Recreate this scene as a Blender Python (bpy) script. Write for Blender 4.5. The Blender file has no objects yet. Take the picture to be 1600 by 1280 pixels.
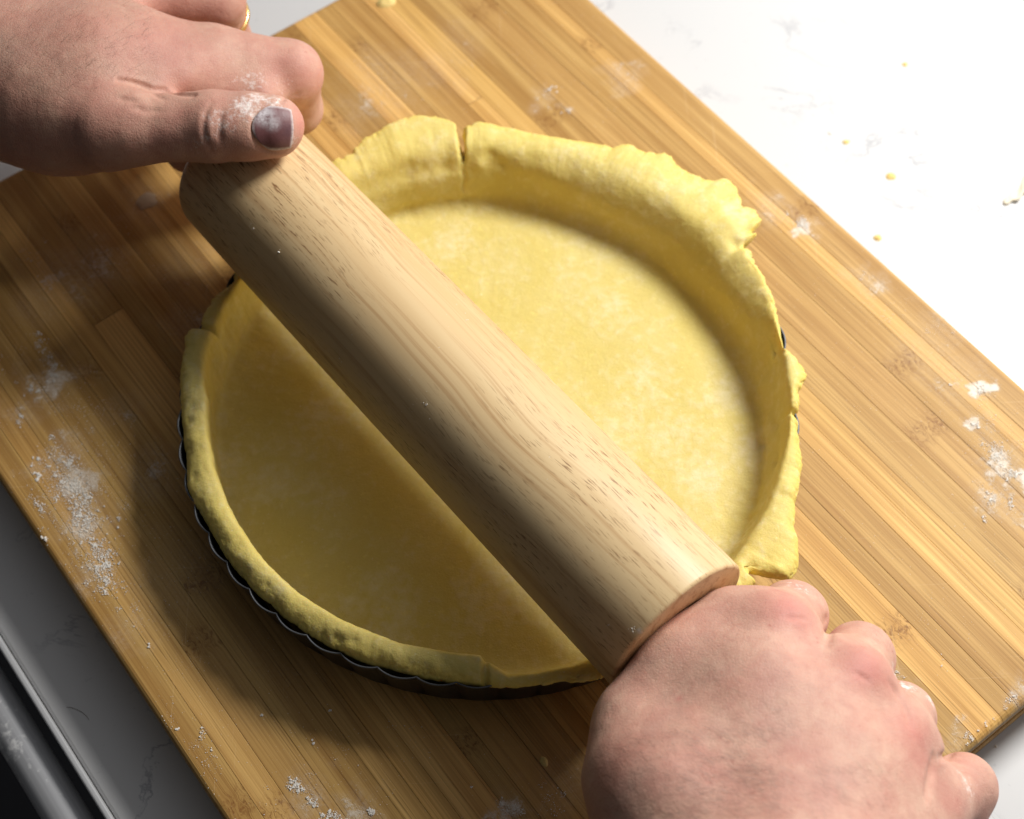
import bpy, bmesh, math, random
import numpy as np
from mathutils import Vector, Matrix
from mathutils import noise as mnoise
random.seed(7); rng = np.random.default_rng(7)
S = bpy.context.scene
COL = S.collection

# ------------------------------------------------------------------ camera
# world: metres, z = 0 is the top of the cutting board, y points away from the viewer
FPX = 2370.508                      # focal length in pixels of the 1600 px wide photograph
CAMP = np.array([0.00883479, -0.30070692, 0.53])
def _pd(p):
    d = np.array([p[0]-800., -(p[1]-640.), -FPX]); return d/np.linalg.norm(d)
_U = _pd((-2580.1873496, -3143.45135785)); _V = _pd((7184.22434368, -3578.5202864))
_V = _V-_U*np.dot(_U, _V); _V /= np.linalg.norm(_V)
_Z = np.cross(_V, _U); _Z = _Z if _Z[1] > 0 else -_Z
_F = np.array([0, 0, -1.]); _Y = _F-_Z*np.dot(_F, _Z); _Y /= np.linalg.norm(_Y); _X = np.cross(_Y, _Z)
RM = np.array([_X, _Y, _Z])         # camera -> world
UD, VD = RM@_U, RM@_V               # board's long axis (away) and short axis (right)
def at(px, py, z=0.0):
    d = RM@_pd((px, py)); return CAMP+d*((z-CAMP[2])/d[2])

cam = bpy.data.cameras.new('camera'); cam_o = bpy.data.objects.new('camera', cam); COL.objects.link(cam_o)
cam.sensor_width = 36; cam.lens = FPX*36/1600; cam.clip_start = 0.02; cam.clip_end = 50
m4 = Matrix.Identity(4)
for i in range(3):
    for j in range(3): m4[i][j] = RM[i][j]
    m4[i][3] = CAMP[i]
cam_o.matrix_world = m4
S.camera = cam_o
cam.dof.use_dof = True; cam.dof.focus_distance = 0.53; cam.dof.aperture_fstop = 11

# ------------------------------------------------------------------ light
w = bpy.data.worlds.new('World'); S.world = w; w.use_nodes = True
bg = w.node_tree.nodes['Background']; bg.inputs[1].default_value = 1.0
S.view_settings.view_transform = 'Standard'; S.view_settings.look = 'None'; S.view_settings.exposure = 0; S.view_settings.gamma = 1
TC = np.array([-0.0005, 0.0105, 0.0])     # centre of the tart
# dim room: brighter on the window side (right), darker where the cook stands
_t = w.node_tree; _g = _t.nodes.new('ShaderNodeTexCoord'); _d = _t.nodes.new('ShaderNodeVectorMath'); _d.operation = 'DOT_PRODUCT'
_d.inputs[1].default_value = tuple(VD*.97+np.array([0, 0, .12])); _t.links.new(_g.outputs['Generated'], _d.inputs[0])
_m = _t.nodes.new('ShaderNodeMapRange'); _m.interpolation_type = 'SMOOTHSTEP'; _m.inputs[1].default_value = -.22; _m.inputs[2].default_value = 1.0; _m.inputs[3].default_value = .040; _m.inputs[4].default_value = .55
_t.links.new(_d.outputs['Value'], _m.inputs[0]); _c = _t.nodes.new('ShaderNodeVectorMath'); _c.operation = 'SCALE'; _c.inputs[0].default_value = (.96, .97, 1.0)
_t.links.new(_m.outputs[0], _c.inputs['Scale']); _t.links.new(_c.outputs[0], bg.inputs[0])
def add_area(name, pos, target, size, power, color):
    l = bpy.data.lights.new(name, 'AREA'); l.shape = 'DISK'; l.size = size; l.energy = power; l.color = color
    o = bpy.data.objects.new(name, l); COL.objects.link(o); o.location = pos
    o.rotation_euler = (Vector(target)-Vector(pos)).to_track_quat('-Z', 'Y').to_euler(); return o
KEYDIR = VD*0.98-UD*0.07; KEYDIR /= np.linalg.norm(KEYDIR)
add_area('window_light', TC+KEYDIR*0.56+np.array([0, 0, 0.58]), TC, 0.26, 8.9, (1.0, 0.985, 0.955))

# ------------------------------------------------------------------ helpers
def tag(o, label=None, cat=None, group=None, kind=None):
    if label: o['label'] = label
    if cat: o['category'] = cat
    if group: o['group'] = group
    if kind: o['kind'] = kind
    return o
def empty(name, loc=(0, 0, 0), rz=0):
    o = bpy.data.objects.new(name, None); COL.objects.link(o); o.location = loc; o.rotation_euler = (0, 0, rz)
    o.empty_display_size = 0.02; return o
def mesh_obj(name, V, F, mat, parent=None, smooth=True, attrs=None, world=True):
    me = bpy.data.meshes.new(name)
    me.from_pydata([tuple(map(float, v)) for v in V] if not isinstance(V, np.ndarray) else V.tolist(), [], F if isinstance(F, list) else F.tolist())
    me.update()
    if smooth: me.polygons.foreach_set('use_smooth', [True]*len(me.polygons))
    if mat: me.materials.append(mat)
    for k, a in (attrs or {}).items():
        at_ = me.attributes.new(k, 'FLOAT', 'POINT'); at_.data.foreach_set('value', np.asarray(a, dtype=np.float32))
    o = bpy.data.objects.new(name, me); COL.objects.link(o)
    if parent:
        o.parent = parent
        if world:   # vertices given in world space
            bpy.context.view_layer.update(); o.matrix_parent_inverse = parent.matrix_world.inverted()
    return o
def fix_normals(o):
    bm = bmesh.new(); bm.from_mesh(o.data); bmesh.ops.recalc_face_normals(bm, faces=bm.faces[:]); bm.to_mesh(o.data); bm.free(); return o
def bevel_box(name, x0, x1, y0, y1, z0, z1, mat, bev=0.0004, seg=1, parent=None, world=False):
    bm = bmesh.new()
    bmesh.ops.create_cube(bm, size=1)
    for v in bm.verts:
        v.co = Vector(((x0+x1)/2+v.co.x*(x1-x0), (y0+y1)/2+v.co.y*(y1-y0), (z0+z1)/2+v.co.z*(z1-z0)))
    if bev: bmesh.ops.bevel(bm, geom=bm.edges[:], offset=bev, segments=seg, profile=0.5, affect='EDGES')
    me = bpy.data.meshes.new(name); bm.to_mesh(me); bm.free(); me.materials.append(mat)
    o = bpy.data.objects.new(name, me); COL.objects.link(o)
    if parent: o.parent = parent
    return o

def vnoise(P, scale, seed=0, octaves=3):
    """value noise on an (N,3) array, numpy only, range about -1..1"""
    out = np.zeros(len(P)); amp = 1.0; tot = 0
    for o in range(octaves):
        q = P*scale+seed*17.13+o*5.7; i = np.floor(q).astype(np.int64); f = q-i; f = f*f*(3-2*f); r = np.zeros(len(P))
        for dx in (0, 1):
            for dy in (0, 1):
                for dz in (0, 1):
                    h = (i[:, 0]+dx)*374761393+(i[:, 1]+dy)*668265263+(i[:, 2]+dz)*2147483647+seed*144665
                    h = (h ^ (h >> 13))*1274126177 & 0x7fffffff; h = (h ^ (h >> 16)) & 0xffff
                    wgt = (f[:, 0] if dx else 1-f[:, 0])*(f[:, 1] if dy else 1-f[:, 1])*(f[:, 2] if dz else 1-f[:, 2])
                    r += wgt*(h/32767.5-1)
        out += amp*r; tot += amp; amp *= 0.5; scale = scale*2
    return out/tot

# ------------------------------------------------------------------ materials
class N:
    """thin wrapper for building node trees"""
    def __init__(s, name):
        s.m = bpy.data.materials.new(name); s.m.use_nodes = True; s.t = s.m.node_tree; s.p = s.t.nodes['Principled BSDF']
    def n(s, typ, ins=None, **kw):
        nd = s.t.nodes.new(typ)
        for k, v in kw.items(): setattr(nd, k, v)
        for k, v in (ins or {}).items():
            if hasattr(v, 'is_output') or isinstance(v, bpy.types.NodeSocket): s.t.links.new(v, nd.inputs[k])
            else: nd.inputs[k].default_value = v
        return nd
    def math(s, op, a, b=0.0, c=None, clamp=False):
        d = {0: a, 1: b}
        if c is not None: d[2] = c
        return s.n('ShaderNodeMath', d, operation=op, use_clamp=clamp).outputs[0]
    def mix(s, f, a, b, blend='MIX'):
        nd = s.n('ShaderNodeMix', None, data_type='RGBA', blend_type=blend)
        for idx, v in ((0, f), (6, a), (7, b)):
            if isinstance(v, bpy.types.NodeSocket): s.t.links.new(v, nd.inputs[idx])
            else: nd.inputs[idx].default_value = v if idx == 0 else (*v[:3], 1)
        return nd.outputs[2]
    def noise(s, vec, scale, detail=3, rough=0.5, dist=0.0):
        return s.n('ShaderNodeTexNoise', {'Vector': vec, 'Scale': scale, 'Detail': detail, 'Roughness': rough, 'Distortion': dist}).outputs['Fac']
    def rng(s, v, a, b, c=0.0, d=1.0, interp='LINEAR'):
        return s.n('ShaderNodeMapRange', {0: v, 1: a, 2: b, 3: c, 4: d}, interpolation_type=interp).outputs[0]
    def mapping(s, vec, scale=(1, 1, 1), loc=(0, 0, 0), rot=(0, 0, 0)):
        return s.n('ShaderNodeMapping', {'Vector': vec, 'Scale': scale, 'Location': loc, 'Rotation': rot}).outputs[0]
    def bump(s, h, strength, dist, prev=None):
        d = {'Height': h, 'Strength': strength, 'Distance': dist}
        if prev is not None: d['Normal'] = prev
        return s.n('ShaderNodeBump', d).outputs[0]
    def attr(s, name): return s.n('ShaderNodeAttribute', attribute_name=name).outputs['Fac']
    def pos(s): return s.n('ShaderNodeNewGeometry').outputs['Position']
    def obj(s): return s.n('ShaderNodeTexCoord').outputs['Object']
    def set(s, **kw):
        for k, v in kw.items():
            k = k.replace('_', ' ')
            if isinstance(v, bpy.types.NodeSocket): s.t.links.new(v, s.p.inputs[k])
            else: s.p.inputs[k].default_value = (*v, 1) if isinstance(v, tuple) and len(v) == 3 and 'Radius' not in k else v
        return s.m
    def blobs(s, pos, pts):
        """largest of several soft round masks; pts = (xyz, radius, weight)"""
        cur = None
        for (c, r, wt) in pts:
            d = s.n('ShaderNodeVectorMath', {0: pos, 1: tuple(map(float, c))}, operation='DISTANCE').outputs['Value']
            mval = s.rng(d, r, r*0.15, 0.0, wt, 'SMOOTHSTEP')
            cur = mval if cur is None else s.math('MAXIMUM', cur, mval)
        return cur

def hexrgb(r, g, b):
    f = lambda c: (c/255/12.92) if c/255 <= .04045 else ((c/255+.055)/1.055)**2.4
    return (f(r), f(g), f(b))

# flour film lying on the board: (px, py, radius m, weight)
FILM = [(130, 420, .028, .55), (60, 470, .02, .3), (225, 318, .016, .5), (290, 420, .022, .3), (80, 590, .018, .7), (40, 640, .012, .5), (60, 735, .010, .6),
        (115, 745, .018, .66), (130, 820, .019, .66), (150, 890, .014, .6), (110, 700, .014, .5), (245, 735, .018, .45), (290, 500, .018, .45), (200, 640, .02, .3), (280, 900, .03, .28), (200, 985, .012, .3),
        (340, 380, .012, .35), (800, 1272, .012, .8), (900, 1230, .02, .35), (480, 1240, .013, .5), (560, 1275, .014, .6),
        (975, 120, .014, .5), (1210, 320, .016, .5), (1258, 352, .010, .9), (850, 150, .010, .45), (885, 172, .006, .45), (600, 120, .03, .33), (680, 110, .02, .3), (560, 170, .02, .35), (620, 160, .016, .3),
        (1350, 440, .012, .5), (1470, 500, .016, .35), (1530, 605, .009, .95), (1525, 665, .008, .8), (1560, 715, .013, .9), (1585, 745, .012, .9), (1550, 780, .012, .7), (1590, 800, .012, .6), (1500, 590, .02, .35), (1450, 560, .02, .3),
        (1380, 1060, .012, .6), (1500, 1160, .010, .6), (1590, 1080, .009, .7), (720, 60, .02, .2), (450, 1000, .05, .14)]

def mat_bamboo(end=False):
    M = N('bamboo_end_grain' if end else 'bamboo'); o = M.obj(); P = M.pos()
    info = M.n('ShaderNodeObjectInfo'); rnd = info.outputs['Random']
    off = M.n('ShaderNodeCombineXYZ', {0: M.math('MULTIPLY', rnd, 3.1), 1: M.math('MULTIPLY', rnd, 7.7), 2: M.math('MULTIPLY', rnd, 1.3)}).outputs[0]
    q = M.n('ShaderNodeVectorMath', {0: o, 1: off}, operation='ADD').outputs[0]
    sep = M.n('ShaderNodeSeparateXYZ', {0: o})
    # a bamboo node (knuckle of the stalk) every 23 cm, shifted per strip
    ph = M.math('FRACT', M.math('ADD', M.math('DIVIDE', sep.outputs[0], 0.30), M.math('MULTIPLY', rnd, 9.37)))
    dn = M.math('MULTIPLY', M.math('ABSOLUTE', M.math('SUBTRACT', ph, 0.5)), 0.30)      # metres from the node
    nodem = M.rng(dn, 0.009, 0.001, 0, 1, 'SMOOTHSTEP')
    warp = M.math('MULTIPLY', nodem, M.math('MULTIPLY', M.math('SUBTRACT', M.noise(M.mapping(q, (140, 260, 60)), 1, 2), 0.5), 0.006))
    q2 = M.n('ShaderNodeVectorMath', {0: q, 1: M.n('ShaderNodeCombineXYZ', {1: warp}).outputs[0]}, operation='ADD').outputs[0]
    broad = M.noise(M.mapping(q2, (5, 170, 60)), 1, 3)
    fine = M.noise(M.mapping(q2, (9, 1150, 500)), 1, 2, .6)
    pores = M.noise(M.mapping(q2, (26, 1900, 900)), 1, 1, .5)
    c = M.mix(M.rng(broad, .3, .7), hexrgb(181, 138, 77), hexrgb(222, 181, 112))
    c = M.mix(M.rng(fine, .42, .68, 0, .5), c, hexrgb(146, 102, 52))
    c = M.mix(M.rng(pores, .62, .74, 0, .5), c, hexrgb(96, 58, 26))
    c = M.mix(1.0, c, info.outputs['Color'], 'MULTIPLY')
    nn = M.noise(M.mapping(q2, (420, 900, 500)), 1, 4, .7)
    c = M.mix(M.math('MULTIPLY', nodem, M.rng(nn, .50, .62, .10, .75)), c, hexrgb(112, 66, 30))
    # big colour drift across the board
    c = M.mix(M.rng(M.noise(P, 11, 3), .35, .7, 0, .22), c, hexrgb(172, 122, 66))
    Pw = M.n('ShaderNodeVectorMath', {0: P, 1: M.n('ShaderNodeVectorMath', {0: M.n('ShaderNodeVectorMath', {0: M.n('ShaderNodeTexNoise', {'Vector': P, 'Scale': 90.0, 'Detail': 4.0}).outputs['Color'], 1: (.5, .5, .5)}, operation='SUBTRACT').outputs[0], 1: (.030, .030, 0)}, operation='MULTIPLY').outputs[0]}, operation='ADD').outputs[0]
    scr = M.rng(M.noise(M.mapping(P, (14, 1600, 1), rot=(0, 0, .62)), 1, 1), .735, .76, 0, .16); scr2 = M.rng(M.noise(M.mapping(P, (1500, 16, 1), rot=(0, 0, .15)), 1, 1), .755, .775, 0, .22)
    c = M.mix(M.math('MAXIMUM', scr, scr2), c, hexrgb(240, 214, 170))
    film = M.blobs(Pw, [(at(x, y, 0), r, k) for x, y, r, k in FILM])
    n1 = M.noise(P, 620, 7, .78); n2 = M.noise(P, 70, 4, .6); n3 = M.noise(P, 2600, 2, .6)
    th = M.math('ADD', M.math('MULTIPLY', n1, .5), M.math('ADD', M.math('MULTIPLY', n2, .7), M.math('MULTIPLY', n3, .25)))
    fm = M.rng(M.math('ADD', th, M.math('MULTIPLY', film, .42)), .92, 1.13, 0, .85)
    fm = M.math('MULTIPLY', fm, M.rng(film, 0.0, .25))
    haze = M.math('MULTIPLY', M.rng(film, 0, 1, 0, .34), M.rng(n1, .35, .62))
    spk = M.rng(M.noise(P, 1300, 1), .735, .79, 0, .5)
    fm = M.math('MAXIMUM', M.math('MAXIMUM', fm, haze), spk)
    c = M.mix(fm, c, hexrgb(236, 228, 216))
    h = M.math('ADD', M.math('MULTIPLY', fine, -.6), M.math('MULTIPLY', pores, -.5))
    b = M.bump(h, .35, .0003)
    b = M.bump(fm, .5, .0005, b)
    return M.set(Base_Color=c, Roughness=M.rng(fm, 0, 1, .52, .9), Normal=b, Specular_IOR_Level=.2)
def mat_endgrain():
    M = N('bamboo_end_grain'); P = M.obj()
    f = M.noise(P, 1500, 3, .7); g = M.noise(P, 90, 3)
    c = M.mix(M.rng(f, .4, .62), hexrgb(112, 88, 58), hexrgb(178, 150, 108)); c = M.mix(M.rng(g, .4, .7, 0, .4), c, hexrgb(120, 92, 62))
    return M.set(Base_Color=c, Roughness=.75, Normal=M.bump(f, .6, .0005))
def mat_pinwood():
    M = N('beech_wood'); o = M.obj()
    lo = M.noise(M.mapping(o, (5, 60, 60)), 1, 3, .55, .4)
    q = M.n('ShaderNodeVectorMath', {0: o, 1: M.n('ShaderNodeCombineXYZ', {1: M.math('MULTIPLY', M.math('SUBTRACT', M.noise(o, 9, 2), .5), .012)}).outputs[0]}, operation='ADD').outputs[0]
    rings = M.noise(M.mapping(q, (4, 330, 210), rot=(0, .015, .03)), 1, 3, .6)
    pores = M.noise(M.mapping(q, (150, 1900, 1700), rot=(0, .02, .05)), 1, 2, .5)
    zone = M.noise(M.mapping(o, (9, 42, 42), loc=(.3, 1.7, 0)), 1, 2)
    c = M.mix(M.rng(lo, .35, .68), hexrgb(222, 194, 148), hexrgb(208, 173, 124))
    c = M.mix(M.rng(rings, .5, .66, 0, .60), c, hexrgb(168, 122, 76))
    c = M.mix(M.math('MULTIPLY', M.rng(pores, .58, .68, 0, .8), M.rng(zone, .36, .60)), c, hexrgb(112, 68, 36))
    spk = M.rng(M.noise(o, 900, 2), .74, .80, 0, .45)
    c = M.mix(spk, c, (.82, .8, .76))
    # flour smears near the near end
    fl = M.blobs(M.pos(), [(at(985, 1018, .078), .0026, 1.), (at(955, 1005, .076), .0016, .8), (at(1000, 985, .08), .0016, .8), (at(440, 395, .084), .0012, 1.), (at(392, 350, .082), .002, .7), (at(532, 562, .078), .0014, 1.), (at(665, 632, .084), .0012, 1.), (at(862, 878, .083), .001, 1.)])
    fl = M.math('MULTIPLY', fl, M.rng(M.noise(M.pos(), 900, 4, .7), .38, .56))
    c = M.mix(M.math('MULTIPLY', fl, .85), c, (.85, .83, .8))
    b = M.bump(pores, -.25, .0003)
    return M.set(Base_Color=c, Roughness=.42, Normal=b, Specular_IOR_Level=.3)
def mat_dough():
    M = N('shortcrust_dough'); P = M.pos()
    e = M.attr('edge')
    n1 = M.noise(P, 32, 4, .6); n2 = M.noise(P, 240, 4, .65); n3 = M.noise(P, 1500, 3, .6)
    c = M.mix(M.rng(n1, .35, .65), hexrgb(216, 196, 110), hexrgb(220, 203, 131))
    c = M.mix(M.math('MULTIPLY', e, M.rng(n1, .3, .7, .45, 1.)), c, hexrgb(232, 205, 102))
    c = M.mix(M.rng(n3, .35, .7, 0, .25), c, hexrgb(202, 176, 86))
    but = M.rng(M.noise(P, 330, 2, .5), .64, .72, 0, .35); c = M.mix(but, c, hexrgb(236, 218, 130))
    fl = M.attr('flour')
    m = M.rng(M.math('ADD', M.math('MULTIPLY', n2, .9), M.math('ADD', M.math('MULTIPLY', n1, .5), M.math('MULTIPLY', fl, .30))), .80, 1.15, 0, .48)
    m = M.math('MULTIPLY', m, M.rng(fl, 0, .3, .15, 1))
    spk = M.rng(M.noise(P, 800, 2), .70, .76, 0, .55)
    m = M.math('MAXIMUM', m, spk)
    c = M.mix(m, c, hexrgb(238, 228, 196))
    h = M.math('ADD', M.math('MULTIPLY', n2, 1.0), M.math('MULTIPLY', n3, .35))
    return M.set(Base_Color=c, Roughness=.62, Normal=M.bump(h, .55, .0007), Subsurface_Weight=.18, Subsurface_Radius=(.004, .0022, .0006), Subsurface_Scale=1.0, Specular_IOR_Level=.35)
def mat_skin():
    M = N('skin'); P = M.pos()
    n1 = M.noise(P, 55, 4, .6); n2 = M.noise(P, 260, 4, .65); n3 = M.noise(P, 1200, 3, .6)
    red = M.attr('red'); fl = M.attr('flour')
    c = M.mix(M.rng(n1, .34, .66), hexrgb(210, 169, 147), hexrgb(198, 146, 128))
    c = M.mix(M.rng(n2, .42, .7, 0, .38), c, hexrgb(184, 122, 108))
    c = M.mix(M.rng(M.noise(P, 130, 2), .56, .72, 0, .3), c, hexrgb(196, 158, 140))
    c = M.mix(M.math('MULTIPLY', red, .6), c, hexrgb(196, 110, 102))
    c = M.mix(M.rng(M.noise(P, 520, 2), .70, .78, 0, .4), c, hexrgb(160, 84, 72))
    c = M.mix(M.rng(M.noise(P, 38, 2), .52, .68, 0, .22), c, hexrgb(176, 142, 130))
    shd = M.attr('tan'); c = M.mix(M.math('MULTIPLY', shd, .85), c, hexrgb(140, 92, 76))  # shade put into the skin colour, mostly on the far hand
    m = M.rng(M.math('ADD', M.math('MULTIPLY', M.noise(P, 500, 6, .72), 1.0), M.math('MULTIPLY', fl, .40)), .66, .90, 0, .85)
    m = M.math('MULTIPLY', m, M.rng(fl, 0, .2))
    c = M.mix(m, c, hexrgb(240, 232, 226))
    vor = M.n('ShaderNodeTexVoronoi', {'Vector': P, 'Scale': 900.0}, feature='DISTANCE_TO_EDGE').outputs['Distance']
    vor2 = M.n('ShaderNodeTexVoronoi', {'Vector': M.mapping(P, (260, 420, 420), rot=(.3, .2, .7)), 'Scale': 1.0, 'Randomness': 1.0}, feature='DISTANCE_TO_EDGE').outputs['Distance']
    h = M.math('ADD', M.math('MULTIPLY', n2, .8), M.math('ADD', M.math('MULTIPLY', n3, .35), M.math('ADD', M.rng(vor, 0, .12, 0, .20), M.rng(vor2, 0, .10, 0, .10))))
    b = M.bump(h, .42, .0006)
    return M.set(Base_Color=c, Roughness=.6, Normal=b, Subsurface_Weight=.13, Subsurface_Radius=(.004, .0016, .001), Subsurface_Scale=1.0, Specular_IOR_Level=.42)
def mat_nail(dark=True):
    M = N('thumbnail'); P = M.pos()
    n = M.noise(P, 600, 5, .7)
    f = M.blobs(P, [(NAILF[0], .0062, 1.), (NAILF[1], .0045, .8)])
    c = M.mix(M.rng(M.noise(P, 90, 3), .35, .65), hexrgb(120, 76, 76), hexrgb(98, 64, 68))
    e = M.attr('edge'); c = M.mix(M.math('MULTIPLY', e, M.rng(n, .3, .55, .3, .85)), c, hexrgb(228, 214, 210))
    c = M.mix(M.math('MULTIPLY', f, M.rng(n, .30, .58, .1, .9)), c, hexrgb(214, 206, 208))
    return M.set(Base_Color=c, Roughness=.5, Normal=M.bump(n, .35, .0004))
def mat_counter():
    M = N('white_quartz'); P = M.pos()
    n = M.noise(P, 7, 3, .5)
    ridge = M.math('ABSOLUTE', M.math('SUBTRACT', M.noise(P, 16, 7, .62, .6), .5))
    vein = M.math('MULTIPLY', M.rng(ridge, .012, 0, 0, 1), M.rng(M.noise(P, 21, 2), .52, .68))
    mott = M.rng(M.noise(P, 60, 4, .6), .55, .75, 0, .12)
    c = M.mix(vein, (.62, .615, .61), (.36, .36, .38)); c = M.mix(mott, c, (.62, .61, .60)); c = M.mix(M.rng(M.noise(P, 260, 2), .70, .76, 0, .5), c, (.5, .5, .5))
    return M.set(Base_Color=c, Roughness=.38, Specular_IOR_Level=.4)
def simple(name, col, rough=.5, metal=0., bumpscale=0, bs=.2, **kw):
    M = N(name)
    if bumpscale:
        h = M.noise(M.pos(), bumpscale, 4, .6); M.set(Normal=M.bump(h, bs, .0005))
        c = M.mix(M.rng(h, .3, .7, 0, .35), col, tuple(x*.72 for x in col)); M.set(Base_Color=c)
    else: M.set(Base_Color=col)
    return M.set(Roughness=rough, Metallic=metal, **kw)
def mat_steel():
    M = N('brushed_steel'); P = M.obj()
    g = M.noise(M.mapping(P, (12, 900, 900)), 1, 3)
    fl = M.rng(M.math('ADD', M.noise(P, 260, 5, .7), M.math('MULTIPLY', M.noise(P, 30, 3), .5)), .86, 1.0, 0, .75)
    c = M.mix(M.rng(g, .3, .7), (.50, .50, .51), (.42, .42, .43)); c = M.mix(fl, c, (.8, .79, .77))
    return M.set(Base_Color=c, Roughness=M.rng(fl, 0, 1, .5, .9), Metallic=M.rng(fl, 0, 1, .25, 0), Normal=M.bump(g, .08, .0002))

BAM = mat_bamboo(); ENDG = mat_endgrain(); PINW = mat_pinwood(); DOUGH = mat_dough(); SKIN = mat_skin(); COUNTER = mat_counter()
FLOUR = simple('flour', hexrgb(238, 232, 222), .95, 0, 1500, .4, Subsurface_Weight=.1, Subsurface_Radius=(.001, .001, .001))
TIN = simple('dark_nonstick_coating', (.025, .026, .03), .38, .35, 300, .15)
RIM = simple('tin_rim_metal', (.13, .135, .145), .5, .9, 400, .15)
CRUMB = simple('dough_crumb', hexrgb(232, 204, 128), .7, 0, 900, .5, Subsurface_Weight=.15, Subsurface_Radius=(.002, .001, .0005))
DARK = simple('cabinet_front_grey', (.045, .046, .052), .5, 0, 60, .1)
GOLD = simple('gold', (.85, .55, .22), .25, 1.0)
HAIR = simple('brown_hair', (.10, .055, .035), .5)
STEEL = mat_steel()

# ------------------------------------------------------------------ counter (setting)
BT = 0.028                                   # board thickness
RZ = math.atan2(-UD[1], -UD[0])              # local x = towards the viewer along the board, local y = right
def frame_pt(x, y, z): return -UD*x+VD*y+np.array([0, 0, z])
cfr = empty('worktop'); cfr.rotation_euler = (0, 0, RZ); tag(cfr, 'white quartz worktop with faint grey veins under the cutting board', kind='structure')
c1 = bevel_box('slab', -2.2, 1.8, -0.1958, 2.6, -BT-0.022, -BT, COUNTER, .0015, 2, cfr)
def tube(name, p0, p1, r, mat, parent, seg=32):
    p0, p1 = Vector(p0), Vector(p1); d = (p1-p0); L = d.length; bm = bmesh.new()
    bmesh.ops.create_cone(bm, cap_ends=True, segments=seg, radius1=r, radius2=r, depth=L)
    q = Vector((0, 0, 1)).rotation_difference(d.normalized()); bm.transform(Matrix.Translation((p0+p1)/2)@q.to_matrix().to_4x4())
    me = bpy.data.meshes.new(name); bm.to_mesh(me); bm.free(); me.materials.append(mat); me.polygons.foreach_set('use_smooth', [True]*len(me.polygons))
    o = bpy.data.objects.new(name, me); COL.objects.link(o); o.parent = parent; return o
tr = bevel_box('edge_trim', -2.2, 1.8, -0.1988, -0.1960, -BT-0.020, -BT+0.0006, simple('satin_metal_trim', (.75, .75, .75), .4, .3), .0010, 3, cfr)
cab = empty('drawer_front', (0, 0, 0), RZ); tag(cab, 'dark grey drawer front below the worktop edge', 'drawer front')
bevel_box('front_panel', -1.6, 1.4, -0.1975, -0.190, -0.60, -BT-0.024, DARK, .001, 1, cab)
bar = empty('rail_handle', (0, 0, 0), RZ); tag(bar, 'brushed grey metal rail dusted with flour at the bottom left corner', 'handle')
tube('rail', (-.75, -0.2112, -0.044), (.75, -0.2112, -0.044), .0082, STEEL, bar)
for xx in (-.6, .6): tube('bracket', (xx, -0.2112, -0.050), (xx, -0.1975, -0.062), .006, STEEL, bar, 16)
fl = empty('floor'); tag(fl, 'dark floor below the worktop', kind='structure'); fl.rotation_euler = (0, 0, RZ)
bevel_box('floor_sheet', -3, 3, -3, .2, -.93, -.90, simple('dark_floor', (.03, .03, .035), .6, 0, 20, .1), 0, 1, fl)

# ------------------------------------------------------------------ cutting board
brd = empty('cutting_board', (0, 0, 0), RZ); tag(brd, 'large bamboo cutting board laid on the white worktop, dusted with flour', 'cutting board')
X0, X1, Y0, Y1 = -0.2512, 0.2030, -0.1638, 0.1895
ys = [Y0]
while ys[-1] < Y1-.014: ys.append(ys[-1]+random.choice([.008, .0100, .0115, .013, .0145, .016]))
ys[-1] = Y1 if Y1-ys[-1] < .006 else ys[-1]
if ys[-1] != Y1: ys.append(Y1)
def strip_mesh(x0, x1, y0, y1, z0, z1, lb, rb, eb0, eb1):
    """one laminated strip: a box with softened edges; outer edges get the board's round-over"""
    g = .00006
    prof = [(y0+g, z0), ]
    def edge(y, s, big):
        r = .0028 if big else .00007; out = []
        for k in range(5 if big else 2):
            a = math.pi/2*k/(4 if big else 1); out.append((y+s*(r-r*math.cos(a)), z1-r+r*math.sin(a)))
        return out
    prof = [(y0+g, z0)]+edge(y0+g, 1, lb)+edge(y1-g, -1, rb)[::-1]+[(y1-g, z0)]
    xs = []
    for (x, s, big) in ((x0+.00012, 1, eb0), (x1-.00012, -1, eb1)):
        r = .0030 if big else .0002; kk = 5 if big else 2; e = [(x+s*(r-r*math.cos(math.pi/2*k/(kk-1))), -r+r*math.sin(math.pi/2*k/(kk-1))) for k in range(kk)]
        xs += e if s == 1 else e[::-1]
    V = []; n = len(prof); m = len(xs)
    for x, dz in xs:
        for y, z in prof: V.append((x, y, z+(dz if z > z0 else 0)))
    F = [(i*n+j, (i+1)*n+j, (i+1)*n+(j+1) % n, i*n+(j+1) % n) for i in range(m-1) for j in range(n)]
    F.append(tuple(range(n))[::1]); F.append(tuple(range((m-1)*n, m*n))[::-1]); return V, F
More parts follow.
